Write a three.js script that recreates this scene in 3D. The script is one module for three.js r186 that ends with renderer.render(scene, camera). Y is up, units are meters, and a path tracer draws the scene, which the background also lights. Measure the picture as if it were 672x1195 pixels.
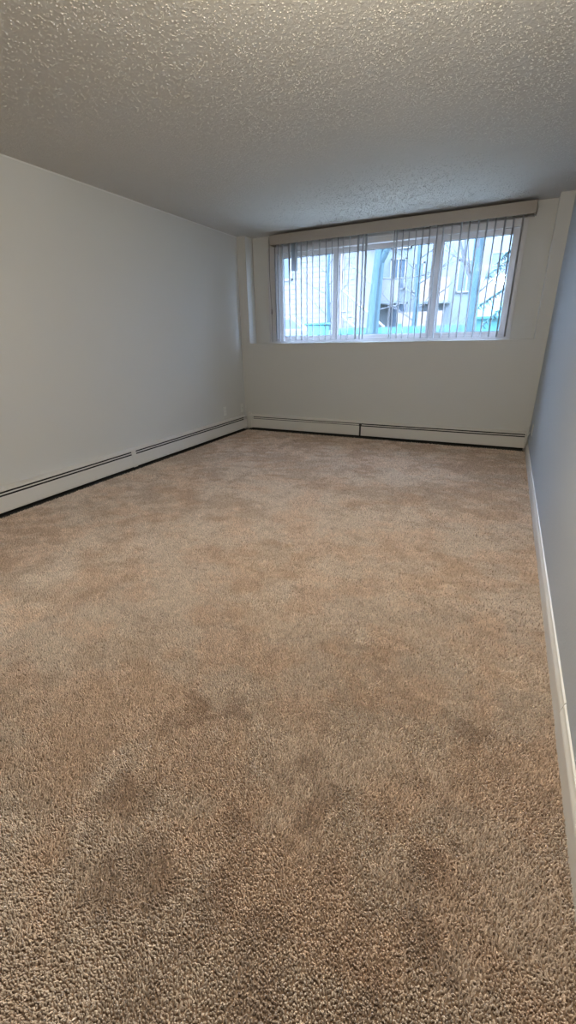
import * as THREE from 'three';
import { RoundedBoxGeometry } from 'three/addons/geometries/RoundedBoxGeometry.js';
import { mergeGeometries } from 'three/addons/utils/BufferGeometryUtils.js';

// ---------------------------------------------------------------- camera, sky, exposure
const scene = new THREE.Scene();
const camera = new THREE.PerspectiveCamera(100.56, 672 / 1195, 0.02, 200);
camera.position.set(3.297, 1.2, 5.345);
camera.rotation.order = 'YXZ';
camera.rotation.set(-0.3865, 0.4596, -0.0208);

const renderer = new THREE.WebGLRenderer({ antialias: true });
renderer.toneMapping = THREE.LinearToneMapping;
renderer.toneMappingExposure = 1.18;
renderer.shadowMap.enabled = true;

// overcast winter sky (brighter towards the zenith, as overcast skies are), faint cloud mottling
const SKY = 30;
{
  const w = 256, h = 128, d = new Float32Array(w * h * 4);
  for (let j = 0; j < h; j++) for (let i = 0; i < w; i++) {
    const el = ((j + 0.5) / h - 0.5) * Math.PI, a = i / w * Math.PI * 2, s = Math.max(0, Math.sin(el));
    const c = 1 + 0.05 * Math.sin(a * 3 + el * 7) + 0.04 * Math.sin(a * 7 - el * 11 + 1) + 0.03 * Math.sin(a * 13 + el * 19 + 2);
    const L = SKY * (1 + 2 * s) / 3 * c, k = (j * w + i) * 4;
    d[k] = L * 0.62; d[k + 1] = L * 0.84; d[k + 2] = L * 1.22; d[k + 3] = 1;
  }
  const t = new THREE.DataTexture(d, w, h, THREE.RGBAFormat, THREE.FloatType);
  t.mapping = THREE.EquirectangularReflectionMapping; t.magFilter = THREE.LinearFilter; t.minFilter = THREE.LinearFilter;
  t.wrapS = THREE.RepeatWrapping; t.needsUpdate = true;
  scene.background = t;
}
// an unseen ceiling lamp added just above the frame to light floor and ceiling (candela, linear rgb)
const ADDED_LAMP = [8.1, 7.4, 6.0];

// ---------------------------------------------------------------- helpers
let seed = 12345;
const rnd = () => { seed = (seed * 1664525 + 1013904223) >>> 0; return seed / 4294967296; };
const rr = (a, b) => a + (b - a) * rnd();
function hash(x, y) { let n = (x * 374761393 + y * 668265263) | 0; n = Math.imul(n ^ (n >>> 13), 1274126177); return ((n ^ (n >>> 16)) >>> 0) / 4294967296; }
function vnoise(x, y) {
  const xi = Math.floor(x), yi = Math.floor(y), f = (t) => t * t * (3 - 2 * t), u = f(x - xi), v = f(y - yi);
  return (hash(xi, yi) * (1 - u) + hash(xi + 1, yi) * u) * (1 - v) + (hash(xi, yi + 1) * (1 - u) + hash(xi + 1, yi + 1) * u) * v;
}
const fbm = (x, y, o = 4) => { let s = 0, a = 0.5; for (let i = 0; i < o; i++) { s += a * vnoise(x + i * 17.3, y - i * 9.1); x *= 2.03; y *= 2.03; a *= 0.5; } return s / (1 - Math.pow(0.5, o)); };

const used = new Map();
const numbered = (n) => { const k = used.get(n) || 0; used.set(n, k + 1); return k ? n + '_' + String(k).padStart(3, '0') : n; };
function tag(o, label, category, group, kind) { o.userData.label = label; o.userData.category = category; if (group) o.userData.group = group; if (kind) o.userData.kind = kind; return o; }
function thing(name, label, category, group, kind) { const g = new THREE.Group(); g.name = numbered(name); scene.add(g); return tag(g, label, category, group, kind); }
function mesh(name, geos, mat, parent = scene) {
  const list = (Array.isArray(geos) ? geos : [geos]).map((g) => { const q = g.index ? g.toNonIndexed() : g; for (const k of Object.keys(q.attributes)) if (!['position', 'normal', 'uv'].includes(k)) q.deleteAttribute(k); return q; });
  const m = new THREE.Mesh(list.length > 1 ? mergeGeometries(list) : list[0], mat);
  m.name = parent === scene ? numbered(name) : name; m.castShadow = m.receiveShadow = true; parent.add(m); return m;
}
function metricUV(g) {                               // uv in metres from the dominant normal
  const q = g.index ? g.toNonIndexed() : g, p = q.attributes.position, n = q.attributes.normal, uv = new Float32Array(p.count * 2);
  for (let i = 0; i < p.count; i++) {
    const x = Math.abs(n.getX(i)), y = Math.abs(n.getY(i)), z = Math.abs(n.getZ(i));
    const [a, b] = x > y && x > z ? [p.getZ(i), p.getY(i)] : y > z ? [p.getX(i), p.getZ(i)] : [p.getX(i), p.getY(i)];
    uv[i * 2] = a; uv[i * 2 + 1] = b;
  }
  q.setAttribute('uv', new THREE.BufferAttribute(uv, 2)); return q;
}
function box(x0, x1, y0, y1, z0, z1, r = 0) {
  const w = x1 - x0, h = y1 - y0, d = z1 - z0;
  const g = r ? new RoundedBoxGeometry(w, h, d, 2, Math.min(r, w * 0.49, h * 0.49, d * 0.49)) : new THREE.BoxGeometry(w, h, d);
  g.translate((x0 + x1) / 2, (y0 + y1) / 2, (z0 + z1) / 2); return metricUV(g);
}
function prism(pts, x0, x1) {                        // profile of [z, y] pairs swept along x
  const s = new THREE.Shape(); pts.forEach(([z, y], i) => i ? s.lineTo(z, y) : s.moveTo(z, y)); s.closePath();
  const g = new THREE.ExtrudeGeometry(s, { depth: x1 - x0, bevelEnabled: false, steps: 1 });
  // shape x -> world z, shape y -> world y, depth -> world -x
  g.rotateY(-Math.PI / 2); g.translate(x1, 0, 0); return metricUV(g);
}
function cyl(a, b, r0, r1 = r0, n = 10) {
  const A = new THREE.Vector3(...a), B = new THREE.Vector3(...b), d = B.clone().sub(A), g = new THREE.CylinderGeometry(r1, r0, d.length(), n, 1);
  g.translate(0, d.length() / 2, 0); g.applyQuaternion(new THREE.Quaternion().setFromUnitVectors(new THREE.Vector3(0, 1, 0), d.normalize())); g.translate(...a); return g;
}
const tube = (pts, r, seg = 24, n = 6) => new THREE.TubeGeometry(new THREE.CatmullRomCurve3(pts.map((p) => new THREE.Vector3(...p))), seg, r, n);
function tex(w, h, f, size, srgb) {                  // f(u, v) in 0..1 -> [r, g, b] 0..1 ; size = metres per repeat
  const d = new Uint8Array(w * h * 4);
  for (let j = 0; j < h; j++) for (let i = 0; i < w; i++) { const c = f(i / w, j / h), k = (j * w + i) * 4; for (let q = 0; q < 3; q++) d[k + q] = Math.max(0, Math.min(255, (Array.isArray(c) ? c[q] : c) * 255)); d[k + 3] = 255; }
  const t = new THREE.DataTexture(d, w, h); t.wrapS = t.wrapT = THREE.RepeatWrapping; t.magFilter = THREE.LinearFilter; t.minFilter = THREE.LinearMipmapLinearFilter; t.generateMipmaps = true;
  if (srgb) t.colorSpace = THREE.SRGBColorSpace; t.repeat.set(1 / size, 1 / size); t.needsUpdate = true; return t;
}
const tile = (f) => (u, v) => {                      // blend so that the pattern repeats without a seam
  const s = (t) => t * t * (3 - 2 * t), a = s(Math.max(0, (u - 0.8) / 0.2)), b = s(Math.max(0, (v - 0.8) / 0.2));
  return (f(u, v) * (1 - a) + f(u - 1, v) * a) * (1 - b) + (f(u, v - 1) * (1 - a) + f(u - 1, v - 1) * a) * b;
};
const lin = (r, g, b) => new THREE.Color().setRGB(r, g, b);
const std = (c, rough = 0.8, o = {}) => new THREE.MeshStandardMaterial({ color: c, roughness: rough, ...o });

// ---------------------------------------------------------------- materials
const rollerBump = tex(512, 512, tile((u, v) => 0.6 * fbm(u * 90 + 40, v * 90 + 40, 3) + 0.4 * fbm(u * 12 + 40, v * 12 + 40, 2)), 0.5);
const popBump = tex(1024, 1024, tile((u, v) => { const a = fbm(u * 75 + 90, v * 75 + 90, 3); return Math.pow(Math.max(0, (a - 0.3) / 0.6), 1.5); }), 1.1);
const M = {
  paint: std(lin(0.60, 0.59, 0.56), 0.62, { bumpMap: rollerBump, bumpScale: 0.0007 }),
  paintDayTint: std(lin(0.45, 0.49, 0.535), 0.62, { bumpMap: rollerBump, bumpScale: 0.0007 }),  // bluish daylight on the right wall put into its paint colour
  ceiling: std(lin(0.62, 0.59, 0.545), 0.95, { bumpMap: popBump, bumpScale: 0.0018 }),
  popcorn: std(lin(0.64, 0.61, 0.565), 0.95),
  carpetBase: std(lin(0.20, 0.14, 0.10), 1, { bumpMap: rollerBump, bumpScale: 0.003 }),
  pile: std(lin(1, 1, 1), 1),
  trim: std(lin(0.70, 0.69, 0.66), 0.45),
  heater: std(lin(0.66, 0.635, 0.59), 0.45),
  heaterInside: std(lin(0.022, 0.021, 0.02), 0.8),  // near black: shade inside and under the heater put into the colour
  vinyl: std(lin(0.60, 0.585, 0.59), 0.4),
  gasket: std(lin(0.05, 0.05, 0.055), 0.7),
  valance: std(lin(0.345, 0.30, 0.26), 0.5),
  vane: new THREE.MeshPhysicalMaterial({ color: lin(0.38, 0.37, 0.37), roughness: 0.9, transmission: 0.12, thickness: 0, side: THREE.DoubleSide }),
  vaneThin: new THREE.MeshPhysicalMaterial({ color: lin(0.42, 0.46, 0.5), roughness: 0.9, transmission: 0.5, thickness: 0, side: THREE.DoubleSide }),
  glass: new THREE.MeshPhysicalMaterial({ color: lin(0.96, 0.985, 1), roughness: 0, transmission: 1, thickness: 0, ior: 1.5 }),
  plastic: std(lin(0.72, 0.71, 0.67), 0.4),
  dark: std(lin(0.03, 0.03, 0.03), 0.6),
  metal: std(lin(0.55, 0.55, 0.55), 0.35, { metalness: 1 }),
  cord: std(lin(0.16, 0.155, 0.16), 0.7),
};

// ---------------------------------------------------------------- room shell
const W = 3.631, H = 2.4, END = 8.2, LEDGE = 1.149, RX0 = 0.123, RX1 = 3.513, RZ = -0.2;
const OX0 = 0.345, OX1 = 3.275, OY0 = 1.163, OY1 = 2.275;    // window opening
function struct(name, geos, mat, label, category) { const m = mesh(name, geos, mat); return tag(m, label, category, null, 'structure'); }
const floor = struct('floor', box(-0.15, W + 0.15, -0.15, -0.008, -0.45, END + 0.15), M.carpetBase, 'brown beige cut pile carpet floor with darker worn patches', 'floor');
const ceiling = struct('ceiling', box(-0.15, W + 0.15, H, H + 0.15, -0.45, END + 0.15), M.ceiling, 'off white popcorn textured ceiling', 'ceiling');
struct('wall_left', box(-0.15, 0, -0.008, H, -0.45, END + 0.15), M.paint, 'plain grey beige wall above the long baseboard heater', 'wall');
struct('wall_right', box(W, W + 0.15, -0.008, H, -0.45, END + 0.15), M.paintDayTint, 'plain painted wall with blue daylight tint in its colour and white baseboard close to the viewer', 'wall');
struct('wall_front', box(0, W, -0.008, H, END, END + 0.15), M.paint, 'plain painted wall behind the viewer', 'wall');
struct('wall_back', [
  box(0, W, -0.008, LEDGE, -0.45, 0, 0.004),
  box(0, RX0, LEDGE, H, -0.45, -0.012), box(RX1, W, LEDGE, H, -0.45, -0.012),
  box(RX0, OX0, LEDGE, H, -0.45, RZ), box(OX1, RX1, LEDGE, H, -0.45, RZ),
  box(OX0, OX1, OY1, H, -0.45, RZ), box(OX0, OX1, LEDGE - 0.01, OY0, -0.45, RZ),
], M.paint, 'painted wall with a deep ledge and window recess between two narrow piers', 'wall');

// skirting along the right wall, two lengths meeting at an open scarf joint
{
  const bb = thing('baseboard_right', 'white moulded baseboard along the right wall with a cracked joint', 'baseboard', null, 'structure');
  const prof = [[0, -0.008], [0.014, -0.008], [0.014, 0.068], [0.0125, 0.076], [0.008, 0.088], [0.006, 0.098], [0, 0.1]];
  const len = (z0, z1, skew0, skew1, lift) => {        // along +z, thickness towards -x
    const s = new THREE.Shape(); prof.forEach(([d, y], i) => i ? s.lineTo(d, y) : s.moveTo(d, y));
    const g = new THREE.ExtrudeGeometry(s, { depth: z1 - z0, bevelEnabled: false });
    g.rotateY(0); const p = g.attributes.position;
    for (let i = 0; i < p.count; i++) { const d = p.getX(i), y = p.getY(i), z = p.getZ(i) + z0; p.setXYZ(i, W - d - lift, y, z + (Math.abs(z - z0) < 1e-4 ? skew0 * d : Math.abs(z - z1) < 1e-4 ? skew1 * d : 0)); }
    // mirrored in x: flip the winding
    const q = g.index ? g.toNonIndexed() : g, a = q.attributes.position.array;
    for (let i = 0; i < a.length; i += 9) for (let k = 0; k < 3; k++) { const t = a[i + 3 + k]; a[i + 3 + k] = a[i + 6 + k]; a[i + 6 + k] = t; }
    q.computeVertexNormals(); return metricUV(q);
  };
  mesh('board', len(0.005, 4.033, 0, 1, 0), M.trim, bb);
  mesh('board', len(4.038, 8.19, 1, 0, 0.0012), M.trim, bb);
}
// thin painted bead where the left wall meets the ceiling
tag(mesh('trim_1', box(0, 0.004, H - 0.011, H, -0.01, END, 0.0015), M.trim), 'thin pale bead along the top of the left wall', 'trim', null, 'structure');

// carpet pile: tufts as real geometry
{
  const lathe = new THREE.LatheGeometry([[0.75, 0], [1, 0.4], [0.78, 0.78], [0.001, 1]].map(([a, b]) => new THREE.Vector2(a, b)), 5);
  const stains = [[2.80, 4.75, .05], [2.98, 4.67, .05], [3.39, 4.46, .06], [3.33, 4.64, .07], [3.33, 4.77, .06], [2.93, 4.52, .09], [2.51, 4.53, .07], [2.85, 4.9, .06], [2.99, 4.9, .05], [2.5, 4.82, .08], [2.8, 5.09, .08], [3.42, 4.14, .09], [3.11, 3.505, .035], [3.23, 4.94, .07],
    [2.62, 4.42, .05], [3.02, 4.57, .05], [3.1, 4.75, .04], [2.7, 4.95, .07], [3.36, 4.55, .05], [3.05, 5.02, .05], [2.62, 5.0, .07]];
  const spots = [];
  for (let z = 0.075; z < 6.3;) {
    const s = z < 1.5 ? 0.0100 : z < 2.6 ? 0.0085 : z < 3.5 ? 0.0068 : z < 3.9 ? 0.0056 : z < 5.4 ? 0.0046 : 0.011;
    for (let x = 0.075; x < W - 0.012;) { const q = z > 3.5 && x < 1.5 ? 0.0075 : s; spots.push([x + (rnd() - 0.5) * s, z + (rnd() - 0.5) * s, q]); x += q; }
    z += s;
  }
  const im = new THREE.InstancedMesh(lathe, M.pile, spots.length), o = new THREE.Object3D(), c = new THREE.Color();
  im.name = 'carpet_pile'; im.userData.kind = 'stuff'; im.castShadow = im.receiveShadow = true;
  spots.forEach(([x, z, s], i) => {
    // patches of soil and trodden pile: irregular outlines from layered noise
    const edge = fbm(x * 16 + 3, z * 16 + 8, 4) - 0.5;
    let st = 0; for (const [sx, sz, r] of stains) { const d = Math.hypot(x - sx, z - sz) / r; if (d < 2.2) st = Math.max(st, Math.min(1, (1.15 - d + edge * 3.2) * 1.6)); }
    st *= 0.45 + 0.55 * hash(i, 3);
    const nap = fbm(x * 2.4 + 5, z * 2.9 + 2, 4), nap2 = fbm(x * 10 + 50, z * 13 + 12, 4), fleck = fbm(x * 42 + 9, z * 42 + 4, 2);
    const tread = Math.max(0, Math.min(1, (nap * 0.5 + nap2 * 0.5 - 0.5) * 6.5 + (vnoise(x * 6 + 2, z * 7 + 5) * 0.9 + z < 1.75 ? 0.62 : 0.36)));  // pile also set darker and redder towards the window wall
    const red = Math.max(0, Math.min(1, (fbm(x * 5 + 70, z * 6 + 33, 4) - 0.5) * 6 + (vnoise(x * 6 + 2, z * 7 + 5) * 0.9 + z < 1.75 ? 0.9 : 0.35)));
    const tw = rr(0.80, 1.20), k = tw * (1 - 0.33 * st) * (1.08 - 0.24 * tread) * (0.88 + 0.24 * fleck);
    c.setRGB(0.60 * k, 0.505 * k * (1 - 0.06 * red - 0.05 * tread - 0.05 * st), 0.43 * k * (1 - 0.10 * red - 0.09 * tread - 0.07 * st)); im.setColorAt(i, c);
    o.position.set(x, -0.009, z);
    const lean = 0.22 + 0.3 * tread + rr(-0.3, 0.3), dir = 6 * nap2 + 9 * nap + rr(-1.2, 1.2);
    o.rotation.set(Math.cos(dir) * lean, rnd() * 6.28, Math.sin(dir) * lean);
    const r = s * rr(0.36, 0.56); o.scale.set(r, rr(0.0085, 0.0145) * (1 - 0.12 * st), r); o.updateMatrix(); im.setMatrixAt(i, o.matrix);
  });
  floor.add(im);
}
// popcorn ceiling: sprayed blobs
{
  const g = new THREE.IcosahedronGeometry(1, 1), n = 130000, im = new THREE.InstancedMesh(g, M.popcorn, n), o = new THREE.Object3D();
  im.name = 'popcorn_texture'; im.userData.kind = 'stuff'; im.castShadow = im.receiveShadow = true;
  for (let i = 0; i < n;) {
    const x = rr(0.008, W - 0.008), z = rr(-0.005, 6.3);
    if (fbm(x * 22, z * 22, 3) < rnd() * 0.95) continue;
    const r = 0.0013 + 0.0027 * Math.pow(rnd(), 2.6);
    o.position.set(x, H, z); o.rotation.set(0, rnd() * 6, 0); o.scale.set(r * rr(0.8, 1.35), r * rr(0.55, 0.85), r * rr(0.8, 1.35)); o.updateMatrix(); im.setMatrixAt(i++, o.matrix);
  }
  ceiling.add(im);
}

// ---------------------------------------------------------------- window
{
  const w = thing('window_1', 'wide three pane white vinyl slider window in the recess', 'window', null, 'structure');
  const zf = -0.205, zb = -0.33;
  const ring = (x0, x1, y0, y1, l, r, b, t, z0, z1, bev = 0.003) => [box(x0, x0 + l, y0, y1, z0, z1, bev), box(x1 - r, x1, y0, y1, z0, z1, bev), box(x0 + l, x1 - r, y0, y0 + b, z0, z1, bev), box(x0 + l, x1 - r, y1 - t, y1, z0, z1, bev)];
  mesh('window_frame', ring(OX0, OX1, OY0, OY1, 0.10, 0.052, 0.036, 0.075, zb, zf), M.vinyl, w);
  mesh('casing', ring(OX0 - 0.012, OX1 + 0.008, OY0 - 0.012, OY1, 0.022, 0.018, 0.02, 0.02, RZ, RZ + 0.012, 0.002), M.vinyl, w);
  const IX0 = OX0 + 0.10, IX1 = OX1 - 0.052, IY0 = OY0 + 0.036, IY1 = OY1 - 0.075;
  const sash = (x0, x1, l, r, z, label) => {
    const s = mesh('sash', ring(x0, x1, IY0, IY1, l, r, 0.034, 0.05, z - 0.032, z), M.vinyl, w); s.userData.label = label;
    const gx0 = x0 + l, gx1 = x1 - r, gy0 = IY0 + 0.034, gy1 = IY1 - 0.05;
    mesh('gasket', ring(gx0, gx1, gy0, gy1, 0.004, 0.004, 0.004, 0.004, z - 0.026, z - 0.010, 0), M.gasket, s);
    mesh('pane', box(gx0, gx1, gy0, gy1, z - 0.020, z - 0.016), M.glass, s);
  };
  sash(IX0, 1.268, 0.088, 0.052, -0.245, 'left sliding sash');
  sash(1.252, 2.44, 0.03, 0.068, -0.285, 'fixed middle sash');
  sash(2.405, IX1, 0.085, 0.06, -0.245, 'right sliding sash');
}

// ---------------------------------------------------------------- vertical blind
{
  const b = thing('vertical_blind', 'white vertical blind with beige valance hanging across the window', 'blind');
  const v = mesh('valance', [box(0.455, 3.333, 2.266, 2.374, -0.05, -0.04, 0.003), box(0.455, 0.465, 2.268, 2.372, -0.197, -0.05, 0.002), box(3.323, 3.333, 2.268, 2.372, -0.197, -0.05, 0.002)], M.valance, b); v.userData.label = 'beige valance board';
  mesh('headrail', box(0.48, 3.31, 2.318, 2.352, -0.15, -0.105, 0.003), M.vinyl, b);
  mesh('added_light_shield', box(0.466, 3.322, 2.354, 2.366, -0.197, -0.051, 0.002), M.valance, b);  // added unseen board, stops window light so the gap above stays dark
  const vaneGeo = (y0, y1, width = 0.089, sag = 0.009) => {
    const s = new THREE.Shape(), n = 8, t = 0.0011, arc = (u) => sag * (1 - 4 * u * u);
    for (let i = 0; i <= n; i++) { const u = i / n - 0.5; i ? s.lineTo(u * width, arc(u)) : s.moveTo(u * width, arc(u)); }
    for (let i = n; i >= 0; i--) { const u = i / n - 0.5; s.lineTo(u * width, arc(u) - t); }
    const g = new THREE.ExtrudeGeometry(s, { depth: y1 - y0, bevelEnabled: false }); g.rotateX(-Math.PI / 2); g.translate(0, y0, 0); g.rotateY(-Math.PI / 2); return metricUV(g);
  };
  const vg = vaneGeo(1.178, 2.305), clip = metricUV(new THREE.CylinderGeometry(0.0035, 0.0035, 0.018, 8).translate(0, 2.311, 0));
  // [x, turn in degrees]; two stacks drawn apart from the middle
  const left = [[0.478, 24], [0.527, 23], [0.585, 18], [0.679, 13], [0.766, 14], [0.841, 14.5], [0.917, 17], [0.993, 18], [1.08, 19.5], [1.163, 19.5], [1.238, 19], [1.313, 18], [1.375, 18.5], [1.454, 16.5], [1.561, 34], [1.616, 26], [1.656, 31]];
  const right = [[1.971, 21], [1.999, 4], [2.064, 9.5], [2.129, 9], [2.202, 9.5], [2.274, 8], [2.345, 6], [2.423, 5.5], [2.484, 2], [2.569, 2], [2.661, 1], [2.74, 0.5], [2.825, 0], [2.905, -1], [2.984, -2], [3.069, -3], [3.146, -4], [3.228, -6]];
  for (const [x, a] of [...left, ...right]) {
    const m = mesh('vane', vg, M.vane, b); m.position.set(x, 0, -0.126); m.rotation.y = THREE.MathUtils.degToRad(a + rr(-0.8, 0.8));
    const c = mesh('carrier', clip, M.plastic, m); c.position.set(0, 0, 0);
  }
  const torn = mesh('vane', vaneGeo(1.985, 2.305, 0.078, 0.004), M.vaneThin, b); torn.position.set(0.733, 0, -0.16); torn.rotation.y = 1.95; torn.userData.label = 'short broken vane';
  const cord = mesh('pull_cord', tube([[0.434, 2.36, -0.07], [0.432, 2.1, -0.07], [0.427, 1.9, -0.072], [0.436, 1.7, -0.075], [0.444, 1.52, -0.078], [0.438, 1.35, -0.08], [0.436, 1.165, -0.08]], 0.0028, 40, 6), M.cord, b); cord.userData.label = 'dark hanging pull cord';
  mesh('tassel', [cyl([0.441, 1.50, -0.078], [0.443, 1.56, -0.078], 0.008, 0.005, 10)], M.cord, cord);
}

// ---------------------------------------------------------------- baseboard heaters
function heater(name, label, runs, opts) {
  const g = thing(name, label, 'heater');
  const { x0, x1 } = opts;
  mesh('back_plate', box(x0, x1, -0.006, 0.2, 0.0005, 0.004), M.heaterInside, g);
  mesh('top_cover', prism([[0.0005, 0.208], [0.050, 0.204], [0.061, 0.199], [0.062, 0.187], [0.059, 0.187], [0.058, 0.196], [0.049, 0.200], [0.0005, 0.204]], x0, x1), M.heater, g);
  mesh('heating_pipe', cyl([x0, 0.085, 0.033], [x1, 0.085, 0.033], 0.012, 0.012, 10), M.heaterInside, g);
  mesh('shade_strip', box(x0, x1, -0.006, 0.004, 0.004, 0.063), M.heaterInside, g);  // added strip, its dark colour stands in for shade under the heater
  for (const [a, b, closed] of runs) {
    const u = closed ? 0.004 : 0;
    mesh('damper', prism([[0.055, 0.1725 + u], [0.060, 0.172 + u], [0.063, 0.164], [0.061, 0.164], [0.0585, 0.1705 + u], [0.055, 0.171 + u]], a, b), M.heater, g);
    mesh('front_panel', prism([[0.060, 0.150 + 1.6 * u], [0.064, 0.151 + 1.6 * u], [0.066, 0.147], [0.066, 0.035], [0.064, 0.032], [0.056, 0.032], [0.056, 0.034], [0.063, 0.035], [0.064, 0.146], [0.060, 0.148]], a, b), M.heater, g);
  }
  return g;
}
const hl = heater('baseboard_heater', 'long white metal baseboard heater along the left wall', [[-6.6, -2.275], [-2.268, -0.075]], { x0: -6.6, x1: -0.068 });
hl.rotation.y = Math.PI / 2;
mesh('splice_cover', [prism([[0.0595, 0.200], [0.0675, 0.198], [0.0685, 0.027], [0.0665, 0.027], [0.0655, 0.150], [0.060, 0.153]], -2.30, -2.245)], M.heater, hl);
const hb = heater('baseboard_heater', 'white metal baseboard heater under the window ledge with an open joint', [[0.135, 1.722, true], [1.746, 3.597, false]], { x0: 0.07, x1: 3.597 });
mesh('corner_cover', [box(0.069, 0.132, 0.024, 0.2085, 0.004, 0.0695, 0.003), box(0.069, 0.11, 0.2085, 0.236, 0.001, 0.05, 0.003)], M.heater, hb);
mesh('joint_clip', [box(1.718, 1.752, 0.150, 0.186, 0.05, 0.069, 0.004), box(1.726, 1.742, 0.03, 0.15, 0.05, 0.056)], M.dark, hb).userData.label = 'dark gap piece';
mesh('end_cap', [box(3.597, 3.602, 0.027, 0.208, 0.0005, 0.069, 0.001), box(3.602, 3.616, 0.03, 0.165, 0.0005, 0.045, 0.002)], M.heater, hb);

// ---------------------------------------------------------------- outlets and small fittings
function outlet(name, label, duplex = true) {
  const g = thing(name, label, 'outlet');
  mesh('cover_plate', box(-0.035, 0.035, -0.0575, 0.0575, 0, 0.006, 0.003), M.plastic, g);
  if (duplex) for (const s of [-1, 1]) {
    const r = mesh('receptacle', new THREE.CylinderGeometry(0.0165, 0.0165, 0.003, 20).rotateX(Math.PI / 2).translate(0, s * 0.0195, 0.0072), M.plastic, g);
    mesh('slot', [box(-0.0075, -0.0055, s * 0.0195 - 0.004, s * 0.0195 + 0.005, 0.0086, 0.0090), box(0.0055, 0.0075, s * 0.0195 - 0.004, s * 0.0195 + 0.004, 0.0086, 0.0090)], M.dark, r);
  }
  else mesh('connector', new THREE.CylinderGeometry(0.005, 0.006, 0.012, 12).rotateX(Math.PI / 2).translate(0, 0, 0.012), M.metal, g);
  mesh('screw', new THREE.CylinderGeometry(0.003, 0.003, 0.002, 10).rotateX(Math.PI / 2).translate(0, duplex ? 0 : 0.042, 0.0065), M.metal, g);
  return g;
}
{
  const a = outlet('wall_outlet', 'white duplex outlet on the left wall above the heater'); a.position.set(0, 0.32, 0.53); a.rotation.y = Math.PI / 2;
  const b = outlet('wall_outlet', 'small cable outlet on the left wall tight in the corner', false); b.position.set(0, 0.305, 0.098); b.rotation.y = Math.PI / 2;
  const c = outlet('wall_outlet', 'white outlet low on the right wall at the end of the heater'); c.position.set(W, 0.30, 0.42); c.rotation.y = -Math.PI / 2;
}
tag(mesh('cable', tube([[W - 0.02, 0.28, 0.42], [W - 0.035, 0.22, 0.40], [W - 0.02, 0.15, 0.33], [W - 0.03, 0.10, 0.22], [W - 0.022, 0.13, 0.13], [W - 0.02, 0.19, 0.10], [W - 0.012, 0.25, 0.05], [W - 0.006, 0.30, 0.02]], 0.0045, 60, 8), M.plastic), 'short white cable looping below the right wall outlet', 'cable');
tag(mesh('cover_plate', [box(3.372, 3.490, 1.272, 1.345, RZ, RZ + 0.010, 0.002)], M.paint), 'blank painted cover plate low in the window recess', 'cover plate');

// ---------------------------------------------------------------- added ceiling lamp outside the frame
function addedCeilingLamp(label, x, z, rgb) {
  const l = thing('added_ceiling_lamp', label, 'lamp'), top = Math.max(...rgb), c = lin(rgb[0] / top, rgb[1] / top, rgb[2] / top);
  l.position.set(x, H, z);
  const lathe = (pts) => new THREE.LatheGeometry(pts.map(([a, b]) => new THREE.Vector2(a, b)), 32);
  mesh('lamp_base', lathe([[0.001, 0], [0.07, 0], [0.075, -0.01], [0.06, -0.022], [0.02, -0.026], [0.02, -0.04], [0.15, -0.045], [0.155, -0.055], [0.15, -0.07], [0.001, -0.07]]), M.metal, l);
  const shade = new THREE.MeshStandardMaterial({ color: lin(0.8, 0.78, 0.72), roughness: 0.4, emissive: c, emissiveIntensity: top * 0.06 });
  mesh('lamp_shade', lathe([[0.14, -0.071], [0.14, -0.09], [0.115, -0.125], [0.07, -0.15], [0.001, -0.16]]), shade, l);
  const p = new THREE.PointLight(c, top, 0, 2); p.position.set(0, -0.21, 0); p.castShadow = true; p.shadow.radius = 6; l.add(p);
}
addedCeilingLamp('added unseen round semi flush ceiling lamp above the middle of the room', 2.95, 4.25, ADDED_LAMP);

// ---------------------------------------------------------------- outside
const G = 0.6;   // ground level outside
const barkBump = tex(256, 256, tile((u, v) => fbm(u * 40 + 60, v * 9 + 60, 4)), 0.5);
const X = {
  lawn: std(lin(0.17, 0.165, 0.13), 1),
  siding: std(lin(0.13, 0.125, 0.125), 0.8),
  warm: std(lin(0.20, 0.15, 0.12), 0.85),
  stucco: std(lin(0.125, 0.14, 0.145), 0.9),
  shingle: std(lin(0.06, 0.06, 0.07), 0.9),
  white: std(lin(0.17, 0.165, 0.16), 0.6),
  pane: std(lin(0.05, 0.07, 0.09), 0.12),
  teal: std(lin(0.02, 0.095, 0.105), 0.7),
  tealPale: std(lin(0.04, 0.145, 0.155), 0.7),
  bark: std(lin(0.026, 0.055, 0.066), 0.9, { bumpMap: barkBump, bumpScale: 0.02 }),
  twig: std(lin(0.06, 0.06, 0.065), 0.9),
  car: new THREE.MeshPhysicalMaterial({ color: lin(0.06, 0.08, 0.11), roughness: 0.3, clearcoat: 1 }),
  tyre: std(lin(0.02, 0.02, 0.02), 0.9),
  needle: std(lin(0.025, 0.06, 0.062), 0.9),
};
struct('ground', box(-40, 40, G - 0.3, G, -60, -0.46), X.lawn, 'winter yard outside the window', 'ground');

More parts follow.
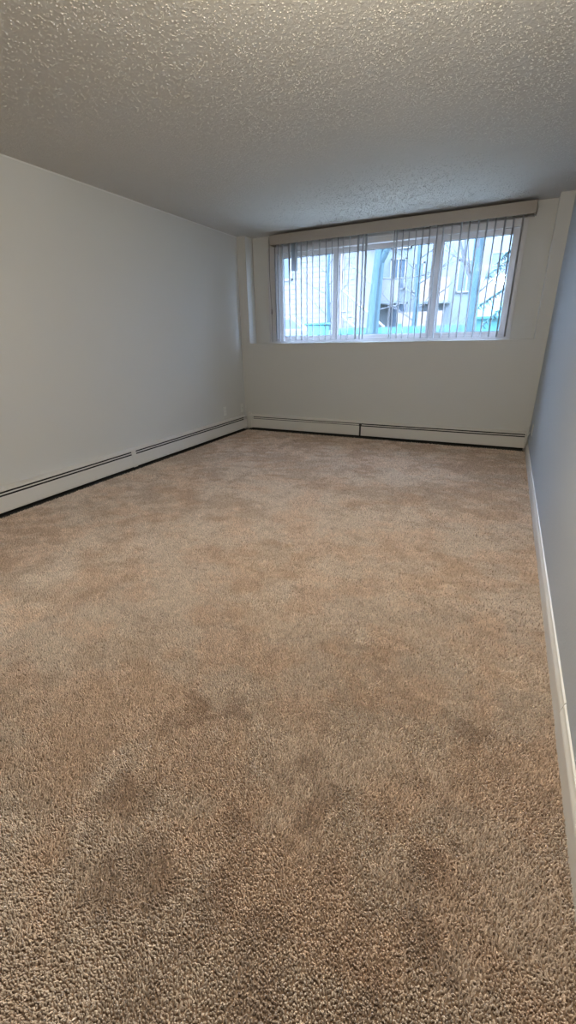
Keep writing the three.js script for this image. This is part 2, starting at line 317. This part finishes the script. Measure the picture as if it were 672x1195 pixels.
function house(name, label, x0, x1, z, h, body, lap, wins, trimX, depth = 7) {
  const g = thing(name, label, 'building');
  const zb = z - depth;
  mesh('wall', box(x0, x1, G, G + h, zb, z - 0.02), body, g);
  if (lap) { const s = []; for (let y = G + 0.05; y < G + h - 0.05; y += lap) s.push(prism([[z - 0.02, y], [z + 0.004, y], [z - 0.012, y + lap - 0.01], [z - 0.02, y + lap - 0.01]], x0, x1)); const m = mesh('siding', s, body, g); m.userData.kind = 'stuff'; }
  mesh('roof', prism([[z + 0.5, G + h], [(z + zb) / 2, G + h + 2.4], [zb - 0.5, G + h], [zb - 0.5, G + h - 0.18], [z + 0.5, G + h - 0.18]], x0 - 0.4, x1 + 0.4), X.shingle, g);
  for (const [tx0, tx1, m] of trimX || []) mesh('corner_board', box(tx0, tx1, G, G + h - 0.2, z - 0.02, z + 0.06, 0.01), m, g);
  for (const [wx, wy, ww, wh] of wins) {
    const f = mesh('window', [box(wx, wx + ww, wy, wy + 0.07, z - 0.02, z + 0.07), box(wx, wx + ww, wy + wh - 0.07, wy + wh, z - 0.02, z + 0.07), box(wx, wx + 0.07, wy, wy + wh, z - 0.02, z + 0.07), box(wx + ww - 0.07, wx + ww, wy, wy + wh, z - 0.02, z + 0.07), box(wx + ww / 2 - 0.03, wx + ww / 2 + 0.03, wy, wy + wh, z - 0.02, z + 0.06)], X.white, g);
    mesh('pane', box(wx + 0.07, wx + ww - 0.07, wy + 0.07, wy + wh - 0.07, z + 0.022, z + 0.035), X.pane, f);
  }
  return g;
}
house('house', 'pale clapboard house seen through the left pane', -9.5, -2.75, -14, 4.6, X.siding, 0.2, [[-8.6, 2.4, 1.4, 1.2], [-6.9, 3.6, 1.1, 1.1]], [[-3.75, -3.42, X.warm], [-2.9, -2.75, X.white]], 3.2);
const hB = house('apartment_building', 'grey apartment block with balconies seen through the middle pane', -6, 9, -19, 6.4, X.stucco, 0, [[-2.7, 1.5, 1.0, 1.3], [-2.7, 3.4, 0.8, 1.4], [-1.55, 3.25, 0.55, 1.3], [0.55, 3.1, 0.9, 1.4], [1.6, 1.2, 1.1, 1.4], [-2.7, 5.2, 1.0, 1.2], [1.9, 3.4, 1.1, 1.3], [3.4, 1.4, 1.2, 1.3], [3.4, 3.6, 1.2, 1.3], [5.6, 1.4, 1.2, 1.3], [5.6, 3.6, 1.2, 1.3]]);
for (const [a, b, y, m] of [[-0.95, 0.35, 2.75, X.warm], [-1.9, 0.2, 1.35, X.warm], [1.5, 2.9, 2.6, X.white], [-3.6, -2.0, 2.85, X.white]]) {
  const p = mesh('balcony', [box(a, b, y - 0.12, y, -19, -17.9)], X.stucco, hB);
  mesh('railing_panel', box(a, b, y, y + 0.95, -17.96, -17.9), m, p);
}
{ // outside stair beside the house
  const s = thing('outside_stair', 'white outside stair with sloping rail beside the clapboard house', 'stair');
  const n = 8; for (let i = 0; i < n; i++) mesh('tread', box(-3.1 + i * 0.24, -2.84 + i * 0.24, 2.15 - i * 0.19, 2.19 - i * 0.19, -13.4, -12.5), X.white, s);
  mesh('stringer', cyl([-3.1, 2.13, -12.5], [-1.2, 0.63, -12.5], 0.05, 0.05, 6), X.white, s);
  mesh('handrail', cyl([-3.1, 3.05, -12.5], [-1.2, 1.55, -12.5], 0.045, 0.045, 6), X.white, s);
  for (let i = 0; i < 8; i += 1) mesh('baluster', cyl([-2.98 + i * 0.24, 2.1 - i * 0.19, -12.5], [-2.98 + i * 0.24, 2.95 - i * 0.19, -12.5], 0.018, 0.018, 5), X.white, s);
}
{ // fence of upright boards
  const f = thing('board_fence', 'low teal board fence crossing the yard behind the trunk', 'fence');
  for (let x = -1.78, i = 0; x < 2.25; x += 0.152, i++) mesh('board', box(x, x + 0.14, G + 0.04, 1.46 + 0.02 * hash(i, 9), -8.52, -8.5), i % 3 ? X.tealPale : X.teal, f);
  for (const y of [G + 0.2, 1.3]) mesh('rail', box(-1.8, 2.27, y, y + 0.09, -8.57, -8.52), X.teal, f);
  for (let x = -1.8; x < 2.3; x += 2) mesh('post', box(x, x + 0.09, G, 1.55, -8.66, -8.57), X.teal, f);
}
{ // bin
  const b = thing('waste_bin', 'teal waste bin with lid seen in the left pane', 'bin');
  mesh('body', box(-2.09, -1.58, G + 0.1, 1.55, -7.5, -7.0, 0.03), X.tealPale, b);
  mesh('lid', box(-2.13, -1.54, 1.55, 1.61, -7.53, -6.96, 0.02), X.teal, b);
  for (const x of [-2.0, -1.67]) mesh('wheel', new THREE.CylinderGeometry(0.1, 0.1, 0.05, 14).rotateZ(Math.PI / 2).translate(x, G + 0.1, -7.48), X.tyre, b);
}
{ // shed
  const b = thing('garden_shed', 'low teal garden shed seen in the right pane', 'shed');
  mesh('wall', box(2.38, 4.4, G, 1.64, -10.2, -8.6), X.tealPale, b);
  mesh('roof', prism([[-8.45, 1.66], [-9.4, 2.05], [-10.35, 1.66], [-10.35, 1.6], [-8.45, 1.6]], 2.31, 4.5), X.teal, b);
  mesh('door', box(3.0, 3.6, G, 1.5, -8.6, -8.57, 0.005), X.teal, b);
}
{ // car
  const c = thing('car', 'blue parked car beyond the bin in the left pane', 'car'), x0 = -6.9, z0 = -11.6, z1 = -10.0;
  const prof = (pts, za, zb) => { const s = new THREE.Shape(); pts.forEach(([x, y], i) => i ? s.lineTo(x, y) : s.moveTo(x, y)); const g = new THREE.ExtrudeGeometry(s, { depth: zb - za, bevelEnabled: true, bevelSize: 0.05, bevelThickness: 0.05, bevelSegments: 2 }); g.translate(x0, G, za); return metricUV(g); };
  mesh('body', prof([[0, 0.25], [4.2, 0.25], [4.25, 0.6], [4.15, 0.82], [3.45, 0.88], [0.95, 0.9], [0.05, 0.78], [-0.05, 0.5]], z0, z1), X.car, c);
  mesh('cabin', prof([[0.9, 0.88], [1.6, 1.3], [2.9, 1.33], [3.55, 0.88]], z0 + 0.12, z1 - 0.12), X.car, c);
  mesh('side_window', prof([[1.1, 0.93], [1.65, 1.24], [2.1, 1.25], [2.1, 0.93]], z1 - 0.12, z1 - 0.11), X.pane, c);
  mesh('side_window', prof([[2.2, 0.93], [2.2, 1.25], [2.85, 1.26], [3.3, 0.93]], z1 - 0.12, z1 - 0.11), X.pane, c);
  for (const [wx, wz] of [[0.85, z1], [3.4, z1], [0.85, z0], [3.4, z0]]) { const w = mesh('wheel', new THREE.CylinderGeometry(0.31, 0.31, 0.2, 20).rotateX(Math.PI / 2).translate(x0 + wx, G + 0.31, wz), X.tyre, c); mesh('hubcap', new THREE.CylinderGeometry(0.19, 0.19, 0.21, 16).rotateX(Math.PI / 2).translate(x0 + wx, G + 0.31, wz), X.white, w); }
}
function branchSet(start, dir, len, r, depth, out, spread = 0.7) {
  const pts = [start]; let p = new THREE.Vector3(...start), d = new THREE.Vector3(...dir).normalize();
  for (let i = 0; i < 4; i++) { d.add(new THREE.Vector3(rr(-0.16, 0.16), rr(-0.04, 0.14), rr(-0.16, 0.16))).normalize(); p = p.clone().addScaledVector(d, len / 4); pts.push([p.x, p.y, p.z]); }
  for (let i = 0; i < 4; i++) out.push(cyl(pts[i], pts[i + 1], r * (1 - i * 0.18), r * (1 - (i + 1) * 0.18), depth > 1 ? 7 : 4));
  if (depth > 0) for (let k = 0; k < 4; k++) { const q = pts[1 + (k % 4)], e = d.clone().add(new THREE.Vector3(rr(-1, 1), rr(-0.3, 0.6), rr(-1, 1)).multiplyScalar(spread)); branchSet(q, e.toArray(), len * rr(0.5, 0.75), r * 0.42, depth - 1, out, spread); }
}
function tree(label, trunkPts, r0, r1, forks) {
  const t = thing('bare_tree', label, 'tree', null);
  const tr = []; for (let i = 0; i < trunkPts.length - 1; i++) { const n = trunkPts.length - 1, a = r0 + (r1 - r0) * i / n, b = r0 + (r1 - r0) * (i + 1) / n; tr.push(metricUV(cyl(trunkPts[i], trunkPts[i + 1], a, b, 14))); tr.push(metricUV(new THREE.SphereGeometry(b, 14, 8).translate(...trunkPts[i + 1]))); }
  mesh('trunk', tr, X.bark, t);
  for (const [s, d, l, r, dep] of forks) { const o = []; branchSet(s, d, l, r, dep, o); mesh('branch', o, r > 0.05 ? X.bark : X.twig, t); }
}
tree('thick leaning bare tree trunk seen in the middle pane', [[0.10, G - 0.1, -6], [0.13, 1.3, -6], [0.17, 2.1, -6], [0.22, 2.9, -6.02], [0.30, 4.2, -6.1], [0.3, 6, -6.2]], 0.17, 0.10,
  [[[0.2, 2.75, -6], [0.6, 1.0, 0.1], 1.3, 0.09, 2], [[0.3, 4.2, -6.1], [-0.8, 0.8, 0.2], 1.2, 0.06, 2], [[0.18, 2.3, -6], [-0.9, 0.5, -0.4], 1.2, 0.02, 2], [[0.2, 2.5, -6], [0.9, -0.1, -0.6], 1.4, 0.022, 2], [[0.15, 1.8, -6], [0.8, 0.2, -0.5], 1.1, 0.018, 2]]);
tree('slim bare tree with forked branches seen in the right pane', [[2.50, G - 0.1, -5.4], [2.47, 1.3, -5.4], [2.45, 2.1, -5.4], [2.43, 3.0, -5.42], [2.40, 4.4, -5.5], [2.5, 6, -5.5]], 0.125, 0.085,
  [[[2.44, 2.1, -5.4], [-0.42, 0.85, 0.05], 1.3, 0.05, 1], [[2.43, 2.7, -5.4], [0.1, 0.9, 0.6], 0.8, 0.035, 1], [[2.45, 1.9, -5.4], [0.5, 0.6, 0.6], 0.8, 0.018, 1], [[2.45, 2.5, -5.4], [-0.9, 0.4, -0.4], 1.1, 0.016, 2], [[2.4, 4.4, -5.5], [-0.2, 0.9, 0.5], 0.9, 0.05, 1]]);
tree('distant bare tree behind the fence in the middle pane', [[0.0, G - 0.1, -12], [0.05, 2.4, -12], [0.0, 4.5, -12], [0.05, 6.5, -12]], 0.1, 0.05,
  [0, 1, 2, 3, 4, 5, 6].map((k) => [[0.03, 1.7 + k * 0.4, -12], [k % 2 ? 0.9 : -0.9, 0.5, rr(-0.4, 0.4)], 1.2, 0.03, 2]));
tree('spreading bare tree in front of the clapboard house', [[-3.3, G - 0.1, -11.9], [-3.28, 1.9, -11.9], [-3.35, 3.4, -11.95], [-3.3, 5.2, -12]], 0.09, 0.04,
  [0, 1, 2, 3, 4, 5, 6, 7].map((k) => [[-3.3, 2.0 + k * 0.36, -11.92], [k % 2 ? 0.8 : -0.9, 0.6, rr(-0.2, 0.5)], 1.25, 0.022, 2]));
{ // bare shrub and conifer
  const s = thing('bare_shrub', 'low bare twiggy shrub at the bottom of the right pane', 'shrub'), o = [];
  for (let k = 0; k < 9; k++) branchSet([1.92 + rr(-0.25, 0.3), G, -4.8 + rr(-0.2, 0.2)], [rr(-0.5, 0.5), 1, rr(-0.4, 0.4)], 0.85, 0.012, 1, o);
  mesh('twigs', o, X.twig, s);
  const c = thing('conifer', 'dark drooping conifer at the right edge of the window view', 'tree');
  mesh('trunk', cyl([3.75, G - 0.1, -6.8], [3.75, 7.2, -6.8], 0.14, 0.02, 10), X.twig, c);
  for (let k = 0; k < 46; k++) {
    const y = 1.9 + k * 0.115, L = 1.35 * (1 - (y - 1.6) / 6.2) + 0.15, a = k * 2.4, dx = Math.cos(a), dz = Math.sin(a), b = [];
    const tip = (t) => [3.7 + dx * L * t, y - 0.45 * t * t * L, -6.8 + dz * L * t];
    b.push(tube([tip(0), tip(0.35), tip(0.7), tip(1)], 0.012, 8, 4));
    for (let j = 0; j < 120; j++) { const t = rr(0.15, 1), q = tip(t), l = rr(0.07, 0.17); b.push(cyl(q, [q[0] + rr(-1, 1) * l, q[1] - rr(0.1, 1) * l, q[2] + rr(-1, 1) * l], 0.016, 0.003, 3)); }
    mesh('bough', b, X.needle, c);
  }
}
scene.traverse((o) => { if (o.isMesh) { o.castShadow = true; o.receiveShadow = true; } });
renderer.render(scene, camera);
